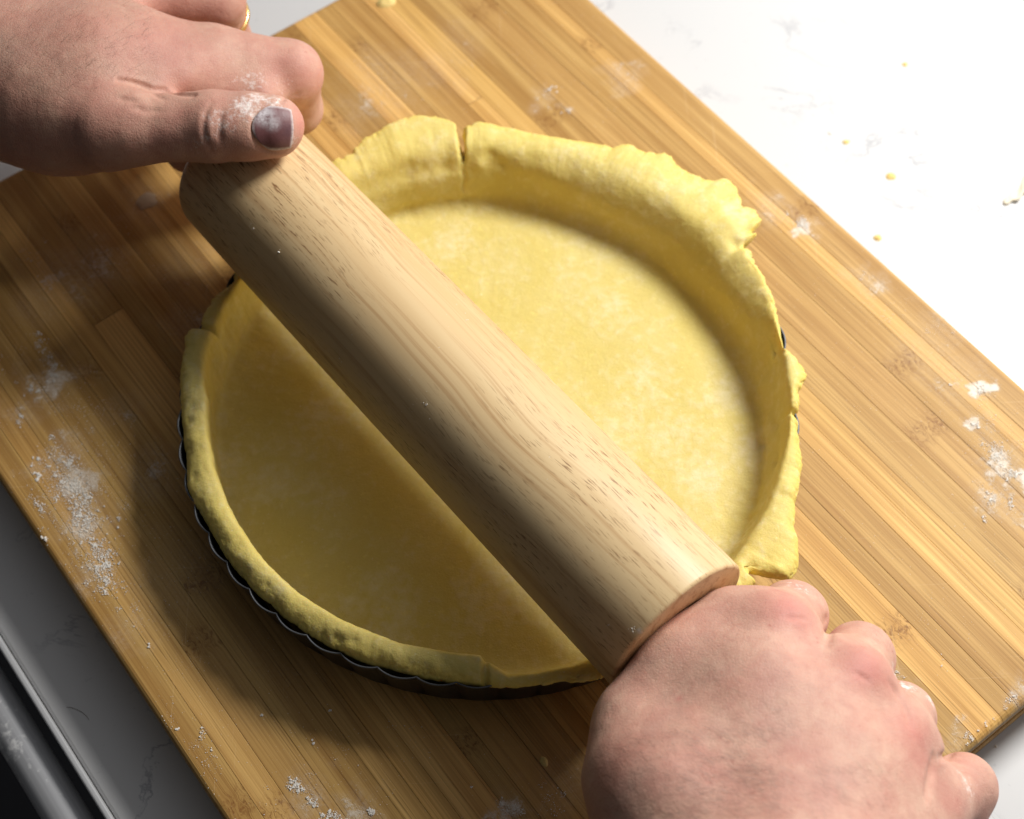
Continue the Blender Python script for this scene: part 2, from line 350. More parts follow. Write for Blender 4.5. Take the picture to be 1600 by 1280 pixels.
# the joints inside a strip's length that the photograph shows
breaks = {}
def yof(px, py): return float(at(px, py, 0)@VD)
def xof(px, py): return float(-(at(px, py, 0)@UD))
def strip_at(px, py):
    y = yof(px, py)
    for i in range(len(ys)-1):
        if ys[i] <= y < ys[i+1]: return i
    return 0
bi = strip_at(752, 152); breaks[bi] = [xof(752, 152)]
breaks[strip_at(160, 500)] = [xof(160, 500)]
for i in range(len(ys)-1):
    cuts = [X0]+breaks.get(i, [])+[X1]
    for a, b in zip(cuts[:-1], cuts[1:]):
        V, F = strip_mesh(a, b, ys[i], ys[i+1], -.0095, random.uniform(-.00008, .00005), i == 0, i == len(ys)-2, a == X0, b == X1)
        o = mesh_obj('bamboo_strip', V, F, BAM, brd, smooth=False, world=False); fix_normals(o)
        o.data.materials.append(ENDG)
        for p in o.data.polygons:
            if abs(p.normal.x) > .8 and p.area > 2e-5: p.material_index = 1
        t = random.choice([.74, .82, .90, .97, 1.02, 1.08, 1.16, 1.24])
        if i == bi: t = 1.22
        o.color = (min(t*random.uniform(.99, 1.02), 1.3), t, t*random.uniform(.93, 1.03), 1)
o = bevel_box('core_layer', X0+.0006, X1-.0008, Y0+.0006, Y1-.0006, -.0190, -.0097, BAM, .0006, 1, brd); o.color = (.92, .9, .86, 1)
o = bevel_box('base_layer', X0, X1, Y0, Y1, -BT+.0001, -.0192, BAM, .0012, 2, brd); o.color = (.8, .76, .7, 1)

# ------------------------------------------------------------------ tart tin
tin = empty('tart_tin', (float(TC[0]), float(TC[1]), 0)); tag(tin, 'dark fluted tart tin with thin bright rim under the pastry', 'tart tin')
NF = 52; NA = NF*14
def tin_r(th, z): # fluted wall
    base = .1154+(z/.0265)*.0046; fl_ = np.abs(np.sin(th*NF/2))**.8
    return base+(-.0012+.0018*fl_)*min(1, max(.0, z/.004))
zl = [.0008, .003, .006, .012, .018, .023, .0262]
th = np.linspace(0, 2*math.pi, NA, endpoint=False)
V = []; F = []
for z in zl:
    r = tin_r(th, z); V += [(TC[0]+r[k]*math.cos(th[k]), TC[1]+r[k]*math.sin(th[k]), z) for k in range(NA)]
for z in zl[::-1]:
    r = tin_r(th, z)-.0006; V += [(TC[0]+r[k]*math.cos(th[k]), TC[1]+r[k]*math.sin(th[k]), z) for k in range(NA)]
nl = len(zl)*2
F = [(i*NA+k, i*NA+(k+1) % NA, ((i+1) % nl)*NA+(k+1) % NA, ((i+1) % nl)*NA+k) for i in range(nl) for k in range(NA)]
mesh_obj('fluted_wall', V, F, TIN, tin)
bm = bmesh.new(); bmesh.ops.create_cone(bm, cap_ends=True, segments=96, radius1=.1085, radius2=.1085, depth=.0008)
bmesh.ops.translate(bm, verts=bm.verts[:], vec=(TC[0], TC[1], .0006)); me = bpy.data.meshes.new('base_disc'); bm.to_mesh(me); bm.free(); me.materials.append(TIN)
o = bpy.data.objects.new('base_disc', me); COL.objects.link(o); o.parent = tin; o.matrix_parent_inverse = Matrix.Translation((-TC[0], -TC[1], 0))
V = []; rr = .00036
r0 = tin_r(th, .0265)-.0001
for k in range(NA):
    for j in range(6):
        a = j*math.pi/3; r = r0[k]+rr*math.cos(a)*1.1; V.append((TC[0]+r*math.cos(th[k]), TC[1]+r*math.sin(th[k]), .0265+rr*math.sin(a)))
F = [(k*6+j, k*6+(j+1) % 6, ((k+1) % NA)*6+(j+1) % 6, ((k+1) % NA)*6+j) for k in range(NA) for j in range(6)]
mesh_obj('rim', V, F, RIM, tin)

# ------------------------------------------------------------------ pastry dough lining the tin
OUT = [(540,250),(560,235),(575,222),(590,215),(610,203),(625,197),(645,189),(665,190),(690,190),(705,195),(716,206),(720,216),(722,236),(725,214),(728,203),(745,194),(770,197),(790,200),(850,210),(900,217),(930,222),(960,226),(985,222),(1005,233),(1020,235),(1035,234),(1050,240),(1056,252),(1075,262),(1100,275),(1120,277),(1135,272),(1150,287),(1152,300),(1160,315),(1180,322),(1192,340),(1190,356),(1172,362),(1165,380),(1178,400),(1190,420),(1205,450),(1215,480),(1218,520),(1222,542),(1240,545),(1250,560),(1263,578),(1258,592),(1249,606),(1250,640),(1250,665),(1252,690),(1256,706),(1253,740),(1247,770),(1245,790),(1241,818),(1248,838),(1251,858),(1248,882),(1235,900),(1185,905),(1165,890),
 (935,1058),(915,1062),(900,1065),(880,1061),(860,1066),(830,1070),(800,1074),(765,1070),(730,1066),(700,1062),(670,1058),(640,1050),(610,1042),(580,1035),(550,1023),(520,1010),(495,998),(480,990),(460,972),(440,960),(420,940),(400,925),(380,902),(365,885),(348,862),(335,840),(322,815),(310,795),(300,776),(290,755),(288,735),(286,700),(283,665),(281,640),(277,600),(277,580),(281,560),(286,540),(287,518),(296,503),(310,502),(316,485),(324,470),(330,456),(345,447),(362,434)]
ang = []; rad = []
for (x, y) in OUT:
    z = .031
    q = at(x, y, z); a = math.degrees(math.atan2(q[1]-TC[1], q[0]-TC[0]))
    if x < 500 and y > 900 or (x < 1000 and y > 1000): q = at(x, y, .0285); a = math.degrees(math.atan2(q[1]-TC[1], q[0]-TC[0]))
    ang.append(a % 360); rad.append(math.hypot(q[0]-TC[0], q[1]-TC[1]))
# behind the pin and the near hand
for a, r in ((300, .1235), (308, .125), (120, .131), (126, .127), (134, .125), (142, .1235), (147, .1215)): ang.append(a); rad.append(r)
o_ = np.argsort(ang); ANG = np.array(ang)[o_]; RAD = np.array(rad)[o_]
def per(keys, vals, x):
    k = np.array(keys, float) % 360; o = np.argsort(k); return np.interp(x, k[o], np.array(vals)[o], period=360)
NT, = (1600,)
td = np.linspace(0, 360, NT, endpoint=False)
ro = np.interp(td, ANG, RAD, period=360)
kk = np.hanning(5); kk /= kk.sum(); ro = np.convolve(np.r_[ro[-2:], ro, ro[:2]], kk, 'valid')
circ = np.stack([np.cos(np.radians(td)), np.sin(np.radians(td)), 0*td], 1)
rf = per([175, 168, 108, 90, 75, 58, 39, 29, 15, 0, -24, -50, -90, -110, -147], [.1095, .110, .1130, .1125, .1090, .1050, .1035, .1045, .1065, .1085, .110, .109, .1070, .1060, .107], td)
rc = per([170, 150, 130, 115, 104, 95, 85, 75, 60, 45, 33, 25, 15, 5, -5, -15, -30, -42, -60, -75, -88, -93, -110, -130, -150, -165, 180], [.113, .1145, .117, .122, .124, .123, .121, .121, .122, .122, .121, .1195, .1185, .1165, .1165, .1160, .1165, .1175, .117, .1165, .1160, .1100, .1088, .1085, .1085, .1085, .1085], td)
zc = per([170, 150, 120, 105, 95, 80, 60, 45, 33, 20, 5, -10, -30, -45, -75, -88, -93, -130, -160, 175], [.031, .030, .032, .034, .033, .031, .0305, .0305, .0305, .031, .031, .031, .031, .031, .0275, .0280, .0315, .0315, .0315, .0325], td)
zo = per([170, 150, 120, 105, 95, 80, 60, 45, 33, 20, 5, -10, -30, -45, -75, -88, -93, -130, -160, 175], [.030, .0285, .034, .0365, .035, .0315, .0305, .0300, .0305, .0295, .0295, .0290, .030, .0310, .0275, .0280, .0285, .0285, .0285, .0290], td)
thk = per([150, 120, 90, 60, 30, 0, -40, -75, -88, -93, -130, -165, 175, 160], [.0035, .0045, .005, .0045, .004, .0045, .005, .003, .0030, .0065, .0062, .0064, .0066, .004], td)
# roundness of the lip: rolled rope on the near-left side
def gauss(c, wd): d = (td-c+180) % 360-180; return np.exp(-(d/wd)**2)
notch = gauss(93.4, .55)*.8+gauss(360-7.5, .8)*.30+gauss(31.0, .7)*.12+gauss(5.2, .6)*.10+gauss(360-92, .5)*.25+gauss(162.6, .6)*.4
rag = per([110, 92, 70, 50, 30, 10, -20, -45, -75, -92, -100, -150, 180, 155], [1., .5, .35, 1., 1.1, .7, .5, .5, .5, .3, .25, .25, .25, .8], td)
NPRO = 64
pts = np.zeros((NT, 12, 2))
j1 = vnoise(circ*1.0, 9, 3, 3); j2 = vnoise(circ, 38, 5, 3); j3 = vnoise(circ, 90, 8, 2)
ro = ro+rag*(.0007*j2+.0007*j3)
rc = rc+.0007*j1+.0003*j2; zc = zc+.0007*j1+.0004*j2; zo = zo+.0004*j2*rag+.0004*j1; rf = rf+.0009*j1+.0004*j2
thk = thk*(1+.10*j1)
ro = ro-notch*(ro-.1165)*.95; zo = zo-notch*.011; zc = zc-notch*.011
rolled = per([150, 160, 170, 180, -93, -90, -85, 120], [0, .3, 1, 1, 1, .6, 0, 0], td)
ZF = .0052
rowmax = np.maximum(ro-.0001, rc+.001)
ro = rowmax
lip = ro-rc
P = pts
P[:, 0] = np.stack([rf-.012, 0*rf+ZF], 1)
P[:, 1] = np.stack([rf-.0055, 0*rf+ZF+.0002], 1)
sl = np.clip((rc-rf)/.018, 0, 1)        # how gently the wall leans
P[:, 2] = np.stack([rf-.0002, 0*rf+ZF+.0018+.0006*sl], 1)
w0 = np.clip((rc-.1165)/.003, 0, 1)       # 0 = rope-like roll inside the rim, 1 = sheet draped over the rim
mixw = lambda a, b: a*(1-w0)+b*w0
P[:, 3] = np.stack([mixw(rf+(rc-rf)*.36, np.minimum(rf+.0026, .1128)), ZF+(zc-ZF)*.30], 1)
P[:, 4] = np.stack([mixw(rf+(rc-rf)*.70, np.minimum(np.maximum(rf+.0030, .1088), .1140)), ZF+(zc-ZF)*.57], 1)
P[:, 5] = np.stack([mixw(rc-.0001, np.minimum(np.maximum(.1130, rf+.0045), .1165)), mixw(zc-.0016*(1-rolled)-.0010*rolled, zc*0+.0262)], 1)
P[:, 6] = np.stack([mixw(rc+lip*.38, np.minimum(.1206, ro-.0024)), mixw(zc*.5+zo*.5+.0008+.0010*rolled, zc*.8+zo*.2+.0010)], 1)
P[:, 7] = np.stack([ro-lip*.18, zo+.0002+.0006*rolled], 1)
P[:, 8] = np.stack([ro, zo-thk*.42], 1)
P[:, 9] = np.stack([ro-thk*.30, zo-thk*.95], 1)
P[:, 10] = np.stack([np.minimum(ro-thk*.8, .1190), np.minimum(zo-thk*1.25, .0240)], 1)
P[:, 11] = np.stack([0*ro+.1145, 0*ro+.012], 1)
def catmull(P, n):
    T = P.shape[1]; out = []
    seg = [(1,8),(2,10),(3,7),(4,7),(5,8),(6,8),(7,8),(8,6),(9,4),(10,3)]
    Q = np.concatenate([P[:, :1], P, P[:, -1:]], 1)
    def pt(i, t):
        p0, p1, p2, p3 = Q[:, i], Q[:, i+1], Q[:, i+2], Q[:, i+3]
        return .5*((2*p1)+(-p0+p2)*t+(2*p0-5*p1+4*p2-p3)*t*t+(-p0+3*p1-3*p2+p3)*t**3)
    out.append(P[:, 0][:, None]); 
    for i, c in [(0, 3)]+seg:
        for k in range(c): out.append(pt(i, (k+1)/c)[:, None])
    return np.concatenate(out, 1)
G = catmull(P, NPRO)
zz_ = G[:, :, 1]; isin = np.arange(G.shape[1])[None] < 44; cap = .1126+np.clip(zz_/.0265, 0, 1)*.0047+np.clip(zz_-.0270, 0, 1)*9.0; G[:, :, 0] = np.where(isin & (G[:, :, 0] > cap), cap, G[:, :, 0])                                    # NT x M x 2
fr = np.array([.0, .12, .25, .38, .5, .6, .7, .78, .85, .9, .94, .97])
for _ in range(4):      # soften the turn from wall to lip
    Gs = G.copy(); Gs[:, 2:-2] = (G[:, :-4]+2*G[:, 1:-3]+3*G[:, 2:-2]+2*G[:, 3:-1]+G[:, 4:])/9; sel = np.zeros(G.shape[1]); sel[6:46] = 1
    G = G+(Gs-G)*(sel[None]*w0[:, None])[:, :, None]
inner = np.stack([fr[None, 1:]*(rf-.012)[:, None], np.full((NT, len(fr)-1), ZF)], 2)
G = np.concatenate([inner, G], 1); M_ = G.shape[1]
tw = td[:, None]+(gauss(93.4, 4)[:, None])*1.3*vnoise(np.stack([G[:, :, 1].ravel()*1.0, G[:, :, 0].ravel()*.6, 0*G[:, :, 0].ravel()], 1), 210, 12, 3).reshape(G.shape[:2])+(gauss(352.5, 3)[:, None])*np.clip(G[:, :, 0]-.116, -.003, .02)*-130
ct, st = np.cos(np.radians(tw)), np.sin(np.radians(tw))
W = np.stack([TC[0]+G[:, :, 0]*ct, TC[1]+G[:, :, 0]*st, G[:, :, 1]], 2)
Vd = W.reshape(-1, 3)
# lumpy surface: displace along the profile normal
du = np.roll(W, -1, 0)-np.roll(W, 1, 0); dv = np.zeros_like(W); dv[:, 1:-1] = W[:, 2:]-W[:, :-2]; dv[:, 0] = W[:, 1]-W[:, 0]; dv[:, -1] = W[:, -1]-W[:, -2]
nr = np.cross(du, dv); nr /= np.linalg.norm(nr, axis=2, keepdims=True)+1e-12; nr[nr[:, :, 2].mean() < 0] *= -1
nr = nr.reshape(-1, 3); 
if nr[:, 2].mean() < 0: nr = -nr
up = np.repeat(np.arange(M_)[None], NT, 0).reshape(-1)
rl_ = np.repeat(rolled[:, None], M_, 1).reshape(-1)
amp = np.where(G[:, :, 0].reshape(-1) < .102, .00026, .00055+.00025*rl_)
lump = vnoise(Vd, 95, 1, 3)*amp+vnoise(Vd, 420, 4, 2)*.00014
ragv = np.repeat(rag[:, None], M_, 1).reshape(-1)
lipm = np.clip((G[:, :, 0].reshape(-1)-np.repeat((ro-.004)[:, None], M_, 1).reshape(-1))/.004, 0, 1)
crk = np.abs(vnoise(Vd, 150, 9, 3)); crack = -np.clip(1-crk/.09, 0, 1)*.0011*lipm*np.maximum(ragv, .3*rl_)
Vd = Vd+nr*(lump+crack)[:, None]
# finger dents and small tears
_c = (Vd-CAMP)@RM; _px = np.stack([800+FPX*_c[:, 0]/-_c[:, 2], 640-FPX*_c[:, 1]/-_c[:, 2]], 1)
for (x, y, r, dz) in [(765, 248, .0034, -.0013), (778, 262, .0022, -.0010), (752, 262, .003, .0008), (700, 262, .003, -.0010), (705, 240, .0035, -.0009), (660, 286, .004, .0007), (640, 270, .005, -.0008), (1184, 690, .0026, -.0014), (1205, 716, .003, -.0014), (1195, 660, .004, .0009), (1190, 600, .005, .0008), (1170, 630, .004, -.0008), (1140, 340, .004, .0010), (1150, 372, .003, -.0016), (1172, 352, .0018, -.0016), (1100, 320, .006, -.0006), (1000, 250, .006, .0006), (880, 240, .006, -.0005), (1200, 860, .006, -.0012), (1180, 884, .0025, -.0020), (1225, 890, .003, .0010), (1240, 760, .004, .0007), (350, 560, .006, .0012), (362, 520, .005, -.0010), (295, 630, .003, -.0007), (560, 1022, .003, .0006), (660, 1050, .003, -.0006), (330, 800, .004, .0006), (520, 1003, .0025, -.0009), (730, 1052, .003, .0007), (288, 655, .002, -.0006), (292, 690, .004, .0004), (296, 742, .0025, -.0006), (312, 775, .003, .0004), (345, 842, .002, -.0004), (385, 880, .004, .0004), (408, 915, .002, -.0004), (445, 945, .003, .0004), (545, 1002, .002, -.0005), (610, 1030, .004, .0004), (690, 1042, .002, -.0004), (900, 560, .012, -.0004), (1000, 700, .012, -.0004), (760, 420, .014, -.0004), (1060, 560, .008, .0003), (480, 760, .012, -.0004)]:
    dd = ((_px-(x, y))**2).sum(1); cand = np.where(dd < 60)[0]
    if len(cand) == 0: continue
    c = Vd[cand[np.argmin(np.linalg.norm(Vd[cand]-CAMP, axis=1))]]; g_ = np.exp(-((Vd-c)**2).sum(1)/(r*r)); Vd = Vd+nr*(dz*g_)[:, None]
# inside the tin the sheet stays clear of the metal
_r = np.hypot(Vd[:, 0]-TC[0], Vd[:, 1]-TC[1]); _z = Vd[:, 2]; _lim = .1127+np.clip(_z/.0265, 0, 1)*.0047; _in = np.tile(np.arange(M_) < M_-22, NT)
_k = np.where(_in & (_z < .0276) & (_r > _lim), _lim/np.maximum(_r, 1e-6), 1.0); Vd[:, 0] = TC[0]+(Vd[:, 0]-TC[0])*_k; Vd[:, 1] = TC[1]+(Vd[:, 1]-TC[1])*_k
edge = lipm*.9+.55*np.clip((Vd[:, 2]-.020)/.008, 0, 1)*(lipm*.0+1)*.5
fl_pts = [(1010, 600, .03), (1050, 680, .03), (1130, 620, .02), (960, 480, .02), (1180, 690, .018), (1090, 740, .02), (350, 720, .02), (600, 960, .035), (750, 940, .03), (420, 760, .02), (1160, 860, .012), (1150, 330, .014), (760, 240, .01), (500, 640, .02), (900, 700, .03), (700, 380, .02)]
flo = np.zeros(len(Vd))
for (x, y, r) in fl_pts:
    c = at(x, y, .006 if not (x > 1140 and y < 400) else .03); flo = np.maximum(flo, np.exp(-((Vd-c)**2).sum(1)/(r*.6)**2))
flo = np.maximum(flo, .28)
cidx = len(Vd); Vd = np.vstack([Vd, [[TC[0], TC[1], ZF]]]); edge = np.append(edge, 0); flo = np.append(flo, .3)
a0 = np.arange(NT); F = []
idx = (a0[:, None]*M_+np.arange(M_-1)[None]); nx = (((a0+1) % NT)[:, None]*M_+np.arange(M_-1)[None])
F = np.stack([idx, nx, nx+1, idx+1], 2)[:, :, ::-1].reshape(-1, 4).tolist()
F += [(cidx, int(k*M_), int(((k+1) % NT)*M_)) for k in range(NT)]
pastry = empty('pastry_case', (float(TC[0]), float(TC[1]), .001)); tag(pastry, 'raw yellow shortcrust dough lining the tart tin, with ragged overhanging edge', 'pastry')
o = mesh_obj('dough_sheet', Vd, F, DOUGH, pastry, attrs={'edge': edge, 'flour': flo}); fix_normals(o)

# ------------------------------------------------------------------ rolling pin
PA = np.array([-.0958, .1011, .0575]); PB = np.array([.0569, -.0987, .0575]); PR = .0291
pdv = (PB-PA)/np.linalg.norm(PB-PA)
L0 = -.006; L1 = float(np.linalg.norm(PB-PA))+.0065
pin = empty('rolling_pin', tuple(PA), math.atan2(pdv[1], pdv[0])); tag(pin, 'thick pale wooden rolling pin laid across the tart by two hands', 'rolling pin')
def lathe(name, prof, mat, parent, seg=96):
    V = []; F = []
    for x, r in prof:
        for k in range(seg): a = 2*math.pi*k/seg; V.append((x, r*math.cos(a), r*math.sin(a)))
    n = len(prof); F = [(i*seg+k, i*seg+(k+1) % seg, (i+1)*seg+(k+1) % seg, (i+1)*seg+k) for i in range(n-1) for k in range(seg)]
    F.append(tuple(range(seg))); F.append(tuple(range((n-1)*seg, n*seg)))
    o = mesh_obj(name, V, F, mat, parent, world=False); fix_normals(o); return o
def fil(xc, rc_, rad_, a0_, a1_, n): return [(xc+rad_*math.cos(a0_+(a1_-a0_)*k/n), rc_+rad_*math.sin(a0_+(a1_-a0_)*k/n)) for k in range(n+1)]
prof = [(L0+.0005, .0125), (L0, .0145)]+fil(L0+.007, PR-.0075, .007, math.pi, math.pi/2, 8)
prof += [(L0+.03, PR-.0003), (.12, PR), (L1-.03, PR)]+fil(L1-.0014, PR-.0014, .0014, math.pi/2, 0, 4)+[(L1, .0150), (L1-.0005, .0125)]
body = lathe('roller', prof, PINW, pin)
hp = [(0, .0085), (.004, .0095), (.012, .0105), (.04, .0120), (.07, .0125), (.092, .0115), (.1, .008), (.1015, .003)]
lathe('handle', [(L1-.001+x, r) for x, r in hp], PINW, pin, 40)
lathe('handle', [(L0+.001-x, r) for x, r in hp], PINW, pin, 40)

# ------------------------------------------------------------------ hands: one smooth surface each, grown from tapered joints
def rc_dist(P, a, b, ra, rb):
    ab = b-a; L2 = float(ab@ab); h = np.clip(((P-a)@ab)/L2, 0, 1); h = h.astype(P.dtype)
    d = P-(a+h[:, None]*ab); return np.sqrt((d*d).sum(1))-(ra+(rb-ra)*h)
def smin(a, b, k):
    h = np.maximum(k-np.abs(a-b), 0)/k; return np.minimum(a, b)-h*h*k*.25
def smax(a, b, k): return -smin(-a, -b, k)
class Hand:
    def __init__(s, palm, fingers, kp=.016, kf=.0035, ku=.007, sep=.0014):
        J = lambda q: (at(q[0], q[1], q[2]), q[3])
        s.palm = [[J(q) for q in ch] for ch in palm]; s.fingers = [[J(q) for q in ch] for ch in fingers]
        s.kp, s.kf, s.ku, s.sep = kp, kf, ku, sep; s.creases = []; s.bumps = []
    def base(s, P):
        P = P.astype(np.float32); d = None
        for ch in s.palm:
            for (a, ra), (b, rb) in zip(ch[:-1], ch[1:]):
                e = rc_dist(P, a.astype(np.float32), b.astype(np.float32), ra, rb); d = e if d is None else smin(d, e, s.kp)
        f = None
        for ch in s.fingers:
            g = None
            for (a, ra), (b, rb) in zip(ch[:-1], ch[1:]):
                e = rc_dist(P, a.astype(np.float32), b.astype(np.float32), ra, rb); g = e if g is None else smin(g, e, s.kf)
            f = g if f is None else smin(f, g, s.sep)
        d = smin(d, f, s.ku)
        for c, r, hgt in s.bumps:
            q = ((P-c)**2).sum(1); d = d-hgt*np.exp(-q/(r*r))
        return d
    def full(s, P):
        d = s.base(P); P = P.astype(np.float32)
        for pts, r, k in s.creases:
            cen = pts.mean(0); m = ((P-cen)**2).sum(1) < (np.linalg.norm(pts-cen, axis=1).max()+.006)**2
            if not m.any(): continue
            e = None; Pm = P[m]
            for ii, (a, b) in enumerate(zip(pts[:-1], pts[1:])):
                q = rc_dist(Pm, a.astype(np.float32), b.astype(np.float32), float(r[ii]), float(r[ii+1])); e = q if e is None else np.minimum(e, q)
            d = d.copy(); d[m] = smax(d[m], -e, k)
        return d
    def trace(s, px, fn=None):
        fn = fn or s.base; px = np.array(px, float); D = np.array([RM@_pd(p) for p in px]); t = np.full(len(px), .30)
        for _ in range(110): t = t+fn(CAMP+D*t[:, None]).astype(float)*.9
        P = CAMP+D*t[:, None]; return P, np.abs(fn(P)) < .0008
    def line(s, px):
        px = np.array(px, float); n = 6*(len(px)-1)+1; tt = np.linspace(0, len(px)-1, n); q = np.stack([np.interp(tt, range(len(px)), px[:, i]) for i in (0, 1)], 1)
        for _ in range(3): q[1:-1] = (q[:-2]+2*q[1:-1]+q[2:])/4
        P, ok = s.trace(q); P = P[ok]
        for _ in range(6):
            if len(P) > 4: P[1:-1] = (P[:-2]+2*P[1:-1]+P[2:])/4
        return P
    def crease(s, px, r=.0010, k=.0022, lift=.0003, P=None):
        P = s.line(px) if P is None else P
        if len(P) > 1:
            taper = np.clip(np.minimum(np.arange(len(P)), np.arange(len(P))[::-1])/(len(P)*.22), .15, 1)
            s.creases.append((P+(CAMP-P)/np.linalg.norm(CAMP-P, axis=1, keepdims=True)*(lift+(.0009 if lift > -.0005 else .0016)*(1-taper[:, None])), r*(.35+.65*taper), k))
    def slit(s, px, r=.0007, depth=.0018):
        P = s.line(px)
        for l, q in ((.0006, 1.5), (-depth*.3, 1.0), (-depth, .8)): s.crease(px, r*q, .0020, l, P)
    def normal(s, P):
        e = .0004; g = np.stack([s.full(P+np.eye(3)[i]*e)-s.full(P-np.eye(3)[i]*e) for i in range(3)], 1).astype(float); return g/(np.linalg.norm(g, axis=1, keepdims=True)+1e-12)
    def mesh(s, vox=.0007):
        A = np.array([p for ch in s.palm+s.fingers for p, r in ch]); lo = A.min(0)-.034; hi = A.max(0)+.034; B_ = 10
        nb = np.ceil((hi-lo)/(vox*B_)).astype(int)+1; n = nb*B_
        I0 = np.stack(np.meshgrid(*[np.arange(k) for k in nb], indexing='ij'), -1).reshape(-1, 3)
        dc = s.base(lo+vox*(I0*B_+(B_-1)/2)); val = np.empty(n, np.float32)
        v6 = val.reshape(nb[0], B_, nb[1], B_, nb[2], B_); v6[:] = np.sign(dc).reshape(nb)[:, None, :, None, :, None]*.01
        near = I0[np.abs(dc) < vox*B_*.95+.0045]; loc = np.stack(np.meshgrid(*[np.arange(B_)]*3, indexing='ij'), -1).reshape(-1, 3)
        for c0 in range(0, len(near), 400):
            nb_ = near[c0:c0+400]; Pq = (lo+vox*(nb_[:, None]*B_+loc[None])).reshape(-1, 3); r_ = s.full(Pq).reshape(-1, B_, B_, B_)
            v6[nb_[:, 0], :, nb_[:, 1], :, nb_[:, 2], :] = r_
        ins = val < 0
        c = [ins[a:n[0]-1+a, b:n[1]-1+b, d:n[2]-1+d] for a in (0, 1) for b in (0, 1) for d in (0, 1)]
        sm = sum(x.astype(np.int8) for x in c); act = (sm > 0) & (sm < 8); ids = -np.ones(act.shape, np.int64); I = np.argwhere(act); ids[act] = np.arange(len(I))
        acc = np.zeros((len(I), 3)); cnt = np.zeros(len(I)); cor = [(a, b, d) for a in (0, 1) for b in (0, 1) for d in (0, 1)]
        vc = {q: val[I[:, 0]+q[0], I[:, 1]+q[1], I[:, 2]+q[2]].astype(float) for q in cor}
        for q in cor:
            for k in range(3):
                if q[k] == 0:
                    p = tuple(q[i]+(1 if i == k else 0) for i in range(3)); a, b = vc[q], vc[p]; m = (a < 0) != (b < 0); t = np.where(m, a/(a-b+1e-20), 0)
                    pos = np.tile(np.array(q, float), (len(I), 1)); pos[:, k] += t; acc[m] += pos[m]; cnt[m] += 1
        V = lo+vox*(I+acc/cnt[:, None]); F = []
        for k in range(3):
            u, v = [(1, 2), (2, 0), (0, 1)][k]; sl0 = [slice(None)]*3; sl1 = [slice(None)]*3; sl0[k] = slice(0, -1); sl1[k] = slice(1, None)
            a = ins[tuple(sl0)]; b = ins[tuple(sl1)]; E_ = np.argwhere(a != b); E_ = E_[(E_[:, u] > 0) & (E_[:, v] > 0) & (E_[:, u] < n[u]-1) & (E_[:, v] < n[v]-1)]
            flip = a[tuple(E_.T)]; du_ = np.eye(3, dtype=int)[u]; dv_ = np.eye(3, dtype=int)[v]
            q = np.stack([ids[tuple((E_-du_-dv_).T)], ids[tuple((E_-dv_).T)], ids[tuple(E_.T)], ids[tuple((E_-du_).T)]], 1)
            q[~flip] = q[~flip][:, ::-1]; F.append(q)
        F = np.concatenate(F)
        for _ in range(1):   # settle the vertices on the exact surface, creases included
            d = s.full(V).astype(float); nn = s.normal(V); V = V-nn*(np.clip(d, -.0009, .0009)*.8)[:, None]
        # light smoothing
        for _ in range(1):
            su = np.zeros_like(V); ct_ = np.zeros(len(V))
            for i in range(4):
                j = (i+1) % 4; np.add.at(su, F[:, i], V[F[:, j]]); np.add.at(ct_, F[:, i], 1)
            V = V*.6+su/ct_[:, None]*.4
        nn = s.normal(V)
        V = V+nn*(vnoise(V, 45, 2, 2)*.0005+vnoise(V, 190, 6, 2)*.00016)[:, None]
        return V, F
def skin_obj(h, name, parent, red=(), flour=(), painted_shade=()):
    V, F = h.mesh(); A = {}
    for key, lst in (('red', red), ('flour', flour), ('tan', painted_shade)):
        a = np.zeros(len(V))
        for (x, y, r, wt) in lst:
            P, ok = h.trace([(x, y)]); a = np.maximum(a, wt*np.exp(-((V-P[0])**2).sum(1)/(r*r)))
        A[key] = a
    return mesh_obj(name, V, F, SKIN, parent, attrs=A)
def hairs(h, regions, parent, seed, ang, thick=.000022):
    r = np.random.default_rng(seed); V = []; F = []
    for (x0, x1, y0, y1, cnt) in regions:
        px = np.stack([r.uniform(x0, x1, cnt), r.uniform(y0, y1, cnt)], 1); P, ok = h.trace(px); P = P[ok]; nn = h.normal(P)
        for p, m in zip(P, nn):
            a = ang+r.normal(0, .35); t = np.array([math.cos(a), math.sin(a), 0]); t = t-m*(t@m); t /= np.linalg.norm(t)+1e-9; sd = np.cross(m, t); L = r.uniform(.003, .0075); bend = r.normal(0, .25)
            base = len(V)
            for k in range(5):
                f = k/4; q = p+t*L*f+m*(.0002+.0011*math.sin(f*2.2))+sd*bend*L*f*f; wd = thick*(1-f*.8); V += [q-sd*wd, q+sd*wd]
            F += [(base+2*k, base+2*k+1, base+2*k+3, base+2*k+2) for k in range(4)]
    o = mesh_obj('hand_hair', np.array(V), F, HAIR, parent); tag(o, kind='stuff'); return o

